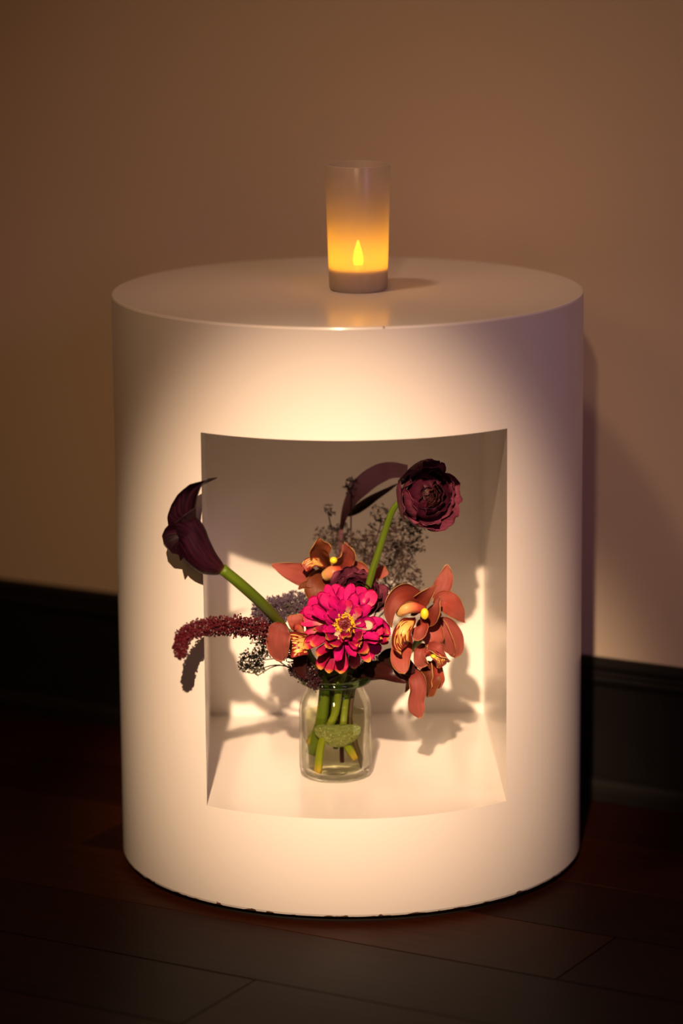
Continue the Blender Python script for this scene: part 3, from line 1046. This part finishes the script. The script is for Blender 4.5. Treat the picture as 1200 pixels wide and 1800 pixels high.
# right back orchid: three tepals spread against the niche wall
od = thing('cymbidium_orchid', 'orchid turned away with three pointed tepals fanned towards the niche side wall', 'flower', tuple(at(768, 1078, -0.085)), group='orchids of the arrangement')
tepal(od, [(766, 1058, -0.088), (776, 1035, -0.084), (784, 1013, -0.078), (786, 992, -0.074)], 34, M_ORCPINK, (-0.2, -1, 0.1), 'lens', 0.2, 0.03, seed=11)
tepal(od, [(762, 1062, -0.090), (782, 1058, -0.092), (800, 1072, -0.090), (817, 1094, -0.082)], 44, M_ORC, (0.1, -0.9, 0.5), 'lens', 0.2, 0.015, seed=12)
tepal(od, [(766, 1092, -0.092), (782, 1104, -0.096), (796, 1126, -0.094), (801, 1156, -0.086)], 42, M_ORCPINK, (0.2, -1, 0.2), 'oval', 0.2, 0.02, seed=13)
tepal(od, [(764, 1082, -0.088), (776, 1106, -0.092), (790, 1138, -0.092), (797, 1152, -0.090)], 30, M_ORC, (-0.3, -1, 0.2), 'lens', 0.4, 0.02, seed=14)
column(od, [(758, 1080, -0.085), (766, 1078, -0.092), (772, 1084, -0.095)], [0.004, 0.005, 0.003])
stem(od, [at(766, 1082, -0.080), at(740, 1125, -0.065), at(690, 1172, -0.066), inj(0.020, 0.008, 0.092), inj(0.012, 0.010, 0.05), inj(0.016, 0.014, 0.02)], 0.0020, M_STEMPALE, 30, 8)

# lower right orchid hanging upside down
oe = thing('cymbidium_orchid', 'hanging orchid at the lower edge, with one long tepal dangling past the jar rim', 'flower', tuple(at(755, 1165, -0.105)), group='orchids of the arrangement')
tepal(oe, [(722, 1176, -0.108), (732, 1192, -0.118), (734, 1214, -0.122), (731, 1238, -0.122), (738, 1263, -0.120)], 31, M_ORCPINK, [(-0.2, -1, 0.4), (0.1, -1, 0.2), (-0.2, -1, 0)], 'strap', 0.2, 0.05, seed=21, twist=0.5)
tepal(oe, [(752, 1132, -0.105), (742, 1142, -0.118), (738, 1158, -0.122), (746, 1172, -0.120)], 30, M_ORCPINK, (-0.4, -1, 0.3), 'round', 0.3, 0.07, seed=22)
tepal(oe, [(750, 1130, -0.110), (764, 1140, -0.120), (778, 1152, -0.120), (790, 1163, -0.112)], 26, M_ORCPINK, (0.1, -0.7, 0.9), 'lens', 0.4, 0.08, seed=23)
tepal(oe, [(745, 1168, -0.100), (756, 1182, -0.108), (758, 1202, -0.110), (750, 1224, -0.104)], 36, M_ORCBROWN, (0.3, -1, 0.1), 'lens', 0.5, 0.07, seed=24)
tepal(oe, [(700, 1172, -0.095), (716, 1186, -0.102), (722, 1196, -0.100), (712, 1216, -0.094)], 22, M_ORCBROWN, (0, -1, 0.3), 'lens', 0.3, 0.05, seed=25)
tepal(oe, [(760, 1160, -0.105), (768, 1180, -0.110), (767, 1200, -0.108), (760, 1212, -0.104)], 24, M_ORC, (0.5, -1, 0.1), 'oval', 0.4, 0.06, seed=26)
lip_(oe, [(752, 1146, -0.112), (762, 1152, -0.122), (772, 1160, -0.124), (776, 1172, -0.120)], 24, (0, -0.8, 0.6), 27, 0.5)
column(oe, [(748, 1140, -0.110), (752, 1148, -0.122)], [0.003, 0.0035], (5, 4.5), (762, 1154, -0.124))
stem(oe, [at(750, 1150, -0.098), at(720, 1180, -0.084), at(675, 1190, -0.080), at(640, 1196, -0.080), inj(0.018, -0.004, 0.085), inj(0.014, -0.010, 0.052), inj(0.019, -0.020, 0.036), inj(0.0265, -0.013, 0.0085)], [0.0018, 0.0018, 0.0018, 0.0018, 0.0018, 0.0020, 0.0023, 0.0023], M_STEMBROWN, 34, 8)

# upper left orchid behind the zinnia, in the niche's shade
oa = thing('cymbidium_orchid', 'orchid behind and above the zinnia with outstretched side tepals and hooded top', 'flower', tuple(at(580, 1005, -0.055)), group='orchids of the arrangement')
tepal(oa, [(560, 1018, -0.055), (535, 1012, -0.060), (508, 1004, -0.066), (477, 992, -0.070)], 42, M_ORCPINK, (0.0, -1, 0.4), 'lens', 0.15, 0.01, seed=31)
tepal(oa, [(598, 1010, -0.050), (618, 1002, -0.055), (634, 1000, -0.060), (650, 1010, -0.062)], 30, M_ORC, (0, -0.9, 0.4), 'lens', 0.3, 0.02, seed=32)
tepal(oa, [(640, 1020, -0.055), (652, 1014, -0.060), (666, 1008, -0.064), (679, 1000, -0.066)], 26, M_ORC, (0.3, -0.9, 0.6), 'round', 0.3, 0.03, seed=33)
tepal(oa, [(580, 1000, -0.050), (566, 982, -0.062), (560, 966, -0.074), (572, 953, -0.084)], 44, M_ORCBROWN, (0.1, -0.8, -0.3), 'round', 0.6, 0.05, seed=34)
tepal(oa, [(592, 1002, -0.050), (604, 985, -0.062), (610, 970, -0.072), (606, 955, -0.080)], 38, M_ORC, (0.1, -0.9, 0), 'lens', 0.5, 0.04, seed=35)
tepal(oa, [(575, 1012, -0.056), (562, 1022, -0.066), (556, 1038, -0.072), (566, 1058, -0.074)], 46, M_ORCBROWN, (0, -1, 0.3), 'oval', 0.3, 0.03, seed=36)
tepal(oa, [(560, 1020, -0.058), (545, 1028, -0.068), (532, 1030, -0.072), (524, 1036, -0.072)], 16, M_ORCBROWN, (0, -1, 0.6), 'lens', 0.5, 0.04, seed=37)
lip_(oa, [(570, 1000, -0.062), (558, 992, -0.072), (546, 990, -0.078), (534, 1000, -0.080)], 26, (0.1, -0.8, 0.7), 38, 0.5)
column(oa, [(572, 1012, -0.074), (584, 1006, -0.080), (597, 1006, -0.078)], [0.0052, 0.0066, 0.0060], (7.0, 6.5), (586, 985, -0.086))
stem(oa, [at(584, 1010, -0.050), at(588, 1080, -0.045), at(594, 1160, -0.058), inj(-0.004, 0.014, 0.085), inj(-0.010, 0.010, 0.045), inj(-0.022, 0.004, 0.026)], [0.0024, 0.0026, 0.003, 0.0034, 0.004, 0.0055], M_STEMCUT, 34, 10)

# left orchid half behind the zinnia
ob = thing('cymbidium_orchid', 'orchid peeking out between zinnia and amaranth, one rounded tepal and a spotted lip', 'flower', tuple(at(515, 1125, -0.130)), group='orchids of the arrangement')
tepal(ob, [(495, 1095, -0.166), (489, 1112, -0.168), (488, 1138, -0.168), (496, 1162, -0.162)], 43, M_ORCPINK, (-0.15, -1, 0.2), 'oval', -0.25, 0.02, seed=41)
tepal(ob, [(530, 1112, -0.128), (524, 1102, -0.132), (520, 1092, -0.134), (518, 1080, -0.132)], 34, M_ORC, (0, -1, 0.2), 'round', 0.3, 0.04, seed=42)
lip_(ob, [(545, 1135, -0.135), (534, 1132, -0.146), (520, 1132, -0.150), (508, 1134, -0.146)], 54, (-0.1, -1, 0.2), 43, 0.35)
column(ob, [(530, 1112, -0.136), (524, 1104, -0.142), (518, 1102, -0.144)], [0.003, 0.0035, 0.003])
tepal(ob, [(538, 1140, -0.130), (528, 1160, -0.130), (530, 1180, -0.128), (540, 1195, -0.124)], 26, M_DARKLEAF, CAMN, 'lens', 0.2, 0.02, seed=44)
stem(ob, [at(535, 1125, -0.128), at(550, 1165, -0.112), at(562, 1192, -0.105), inj(-0.012, -0.010, 0.085), inj(-0.016, -0.008, 0.050), inj(-0.024, -0.010, 0.032)], [0.0024, 0.0028, 0.003, 0.0034, 0.0042, 0.0056], M_STEMCUT, 34, 10)

# ------------------------------------------------------------------ fillers


def twigs(paths, r0, r1):
    parts = []
    for a, b in paths:
        a, b = np.array(a), np.array(b)
        m_ = (a + b) / 2 + RNG.normal(size=3) * np.linalg.norm(b - a) * 0.06
        v, f, _ = tube([a, m_, b], [r0, r1], 4, 3)
        parts.append((v, f))
    return merge(parts)


def umbel(name, label, blobs, root, mat, stem_mat, bud_kind, nb, spike, thin, trunk_r=0.0010, group=None, part='florets', trunkpath=None):
    """branching filler: trunks to each blob, side branches to buds scattered through it"""
    th = thing(name, label, 'foliage', tuple(blobs[0][0]), group=group)
    tr = []
    out = ([], [])
    tw = []
    for bi, (c_, rad, share) in enumerate(blobs):
        c_ = np.array(c_)
        rad = np.array(rad)
        start = c_ + np.array([0, 0.0, -rad[2] * 1.0])
        pts = (trunkpath or []) + [np.array(root), (np.array(root) * 0.5 + start * 0.5) + np.array([0, 0, 0.004]), start, c_]
        tr.append(tube(pts, [trunk_r * 1.3, trunk_r * 0.6], 20, 6)[:2])
        hubs = [c_ + RNG.uniform(-0.6, 0.6, 3) * rad for _ in range(max(3, int(nb * share / 9)))]
        for h in hubs:
            t = np.clip(RNG.uniform(0.3, 1.0), 0, 1)
            tw.append((start * (1 - t) + c_ * t, h))
        for q in range(int(nb * share)):
            d = unit(RNG.normal(size=3))
            p = c_ + d * rad * RNG.uniform(0.25, 1.0) ** 0.6
            h = min(hubs, key=lambda x: np.linalg.norm(x - p))
            tw.append((h, p))
            dd = unit(p - h + 1e-6)
            if bud_kind == 'star':
                for s in range(6):
                    spikelet(p, dd + RNG.normal(size=3) * 0.75, spike * RNG.uniform(0.6, 1.2), thin, out)
            elif bud_kind == 'tuft':
                for s in range(9):
                    spikelet(p + RNG.normal(size=3) * spike * 0.25, d + RNG.normal(size=3) * 0.6, spike * RNG.uniform(0.6, 1.2), thin, out)
            else:
                for s in range(5):
                    spikelet(p + RNG.normal(size=3) * spike * 0.5, RNG.normal(size=3), spike, spike * 0.42, out)
    V, F = merge(tr)
    obj('stem', V, F, stem_mat, th)
    V, F = twigs(tw, 0.00032, 0.00018)
    obj('twigs', V, F, stem_mat, th, kind='stuff')
    obj(part, out[0], out[1], mat, th, smooth=False, kind='stuff')
    return th


umbel('dried_filler', 'airy cloud of dry brown twiglets below the tall ranunculus', [(at(705, 950, -0.015), (W(48), 0.018, W(52)), 0.45), (at(700, 1015, -0.02), (W(52), 0.018, W(42)), 0.4), (at(655, 960, -0.015), (W(30), 0.015, W(50)), 0.15)],
      at(640, 1120, -0.05), M_SMOKE, M_SMOKE, 'star', 560, 0.0034, 0.00034, 0.0009, trunkpath=[inj(0.010, 0.020, 0.03), inj(0.008, 0.016, 0.09)])
umbel('dried_filler', 'dry brown twiglets behind the hooded orchid with loose tips rising beside the curled leaf', [(at(590, 945, 0.0), (W(42), 0.016, W(28)), 0.5), (at(640, 965, 0.0), (W(28), 0.014, W(42)), 0.25), (at(617, 855, 0.0), (W(16), 0.008, W(22)), 0.10), (at(578, 898, 0.0), (W(18), 0.008, W(12)), 0.05), (at(668, 905, 0.0), (W(20), 0.01, W(22)), 0.10)],
      at(615, 1090, -0.03), M_SMOKE, M_SMOKE, 'star', 260, 0.0034, 0.00034, 0.0008, trunkpath=[inj(-0.002, 0.022, 0.03), inj(0.0, 0.018, 0.09)])
umbel('trachelium', 'domed dusty purple flower cluster behind the calla stem', [(at(487, 1072, -0.075), (W(46), 0.018, W(24)), 0.6), (at(520, 1058, -0.065), (W(30), 0.015, W(18)), 0.25), (at(462, 1092, -0.08), (W(24), 0.014, W(16)), 0.15)],
      at(540, 1140, -0.085), M_PURPLEBUD, M_GREENBUD, 'tuft', 800, 0.0028, 0.00042, 0.0012, trunkpath=[inj(-0.012, 0.016, 0.03), inj(-0.012, 0.012, 0.09)])
umbel('trachelium', 'small olive green flower cluster hanging below the amaranth', [(at(440, 1163, -0.100), (W(26), 0.013, W(22)), 0.5), (at(462, 1140, -0.105), (W(24), 0.013, W(20)), 0.35), (at(452, 1174, -0.100), (W(12), 0.008, W(14)), 0.15)],
      at(505, 1172, -0.098), M_GREENBUD, M_GREENBUD, 'star', 230, 0.0028, 0.00045, 0.0006, trunkpath=[inj(-0.018, 0.010, 0.04), inj(-0.016, 0.006, 0.09)])
umbel('sedum_cluster', 'maroon black berry cluster tucked under the zinnia over the jar rim', [(at(535, 1178, -0.115), (W(30), 0.014, W(20)), 0.6), (at(553, 1198, -0.118), (W(16), 0.008, W(14)), 0.2), (at(625, 1165, -0.100), (W(50), 0.012, W(20)), 0.2)],
      inj(-0.012, -0.010, 0.092), M_DARKBUD, M_DARKBUD, 'berry', 240, 0.0022, 0.0009, 0.0016)

# ------------------------------------------------------------------ curled leaf and dark leaves
lf = thing('curled_leaf', 'long dusky purple leaf arching behind the tall ranunculus', 'leaf', tuple(at(600, 1000, 0.0)))
V, F, uv = ribbon([at(*p) for p in [(597, 985, -0.010), (600, 930, -0.005), (612, 888, 0.0), (640, 850, 0.002), (678, 828, 0.0), (716, 828, -0.02)]], W(36), (0.0, -1, 0.2), 'arch', 0.25, 0.02, nu=34, thick=0.0007, seed=61)
obj('blade', V, F, M_DUSKLEAF, lf, uv=uv)
V, F, uv = ribbon([at(*p) for p in [(606, 906, 0.0), (630, 892, 0.004), (660, 872, 0.004), (700, 850, -0.010)]], W(20), (0.0, -1, -0.4), 'lens', 0.3, 0.02, nu=26, thick=0.0007, seed=62)
obj('blade', V, F, M_DARKLEAF, lf, uv=uv, label='dark underside fold')
stem(lf, [at(597, 990, -0.010), at(598, 1060, -0.03), at(600, 1150, -0.055), inj(0.002, 0.016, 0.09), inj(0.004, 0.02, 0.03)], 0.0018, M_STEMBROWN, 24, 7)

dl = thing('dark_leaf', 'glossy dark red leaf leaning over the jar rim under the orchids', 'leaf', tuple(at(640, 1190, -0.1)))
V, F, uv = ribbon([at(*p) for p in [(620, 1185, -0.100), (650, 1180, -0.112), (680, 1186, -0.122), (715, 1200, -0.124)]], W(44), (0.1, -0.7, 0.8), 'lens', 0.25, 0.03, nu=24, thick=0.0007, seed=71)
obj('blade', V, F, M_DARKLEAF, dl, uv=uv)
V, F, uv = ribbon([at(*p) for p in [(668, 1150, -0.095), (690, 1160, -0.105), (712, 1172, -0.112), (735, 1180, -0.112)]], W(46), (0.1, -0.8, 0.6), 'lens', 0.2, 0.03, nu=24, thick=0.0007, seed=72)
obj('blade', V, F, M_DARKLEAF, dl, uv=uv)
stem(dl, [at(625, 1186, -0.100), inj(0.012, -0.008, 0.090), inj(0.014, -0.004, 0.06), inj(0.020, -0.016, 0.034), inj(0.027, -0.014, 0.014)], [0.0014, 0.0016, 0.0016, 0.0019, 0.0019], M_STEMBROWN, 24, 8)
fg = thing('foliage_sprig', 'small green leaves with pale veins showing just inside the jar mouth', 'leaf', tuple(at(570, 1195, -0.09)))
for k_, pts in enumerate([[(568, 1200, -0.090), (574, 1186, -0.094), (580, 1170, -0.096)], [(628, 1205, -0.090), (640, 1194, -0.094), (655, 1184, -0.096)], [(600, 1205, -0.080), (592, 1190, -0.084), (580, 1180, -0.084)]]):
    V, F, uv = ribbon([at(*p) for p in pts], W(17), CAMN, 'lens', 0.3, 0.03, nu=14, thick=0.0005, seed=80 + k_)
    obj('leaf', V, F, M_STEM, fg, uv=uv)
stem(fg, [at(600, 1204, -0.085), inj(0.0, 0.0, 0.08), inj(-0.004, 0.004, 0.05)], 0.0014, M_STEM, 14, 6)

# added green dome standing in for the refracted view of water surface and stems
sl = thing('refraction_dome', 'bubbly green dome standing in for refracted stems just under the water line of the jar', 'leaf', tuple(inj(0.002, -0.012, 0.045)))
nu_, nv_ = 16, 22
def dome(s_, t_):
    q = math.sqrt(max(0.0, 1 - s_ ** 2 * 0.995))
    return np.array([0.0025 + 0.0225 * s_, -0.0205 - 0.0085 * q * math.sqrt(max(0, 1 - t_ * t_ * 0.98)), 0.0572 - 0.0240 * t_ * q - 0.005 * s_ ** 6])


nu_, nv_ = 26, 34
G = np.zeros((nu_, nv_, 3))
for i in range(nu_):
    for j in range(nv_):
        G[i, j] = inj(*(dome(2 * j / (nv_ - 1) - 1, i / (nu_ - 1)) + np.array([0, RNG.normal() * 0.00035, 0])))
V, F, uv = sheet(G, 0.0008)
subb = obj('blade', V, F, M_DOME, sl, uv=uv)
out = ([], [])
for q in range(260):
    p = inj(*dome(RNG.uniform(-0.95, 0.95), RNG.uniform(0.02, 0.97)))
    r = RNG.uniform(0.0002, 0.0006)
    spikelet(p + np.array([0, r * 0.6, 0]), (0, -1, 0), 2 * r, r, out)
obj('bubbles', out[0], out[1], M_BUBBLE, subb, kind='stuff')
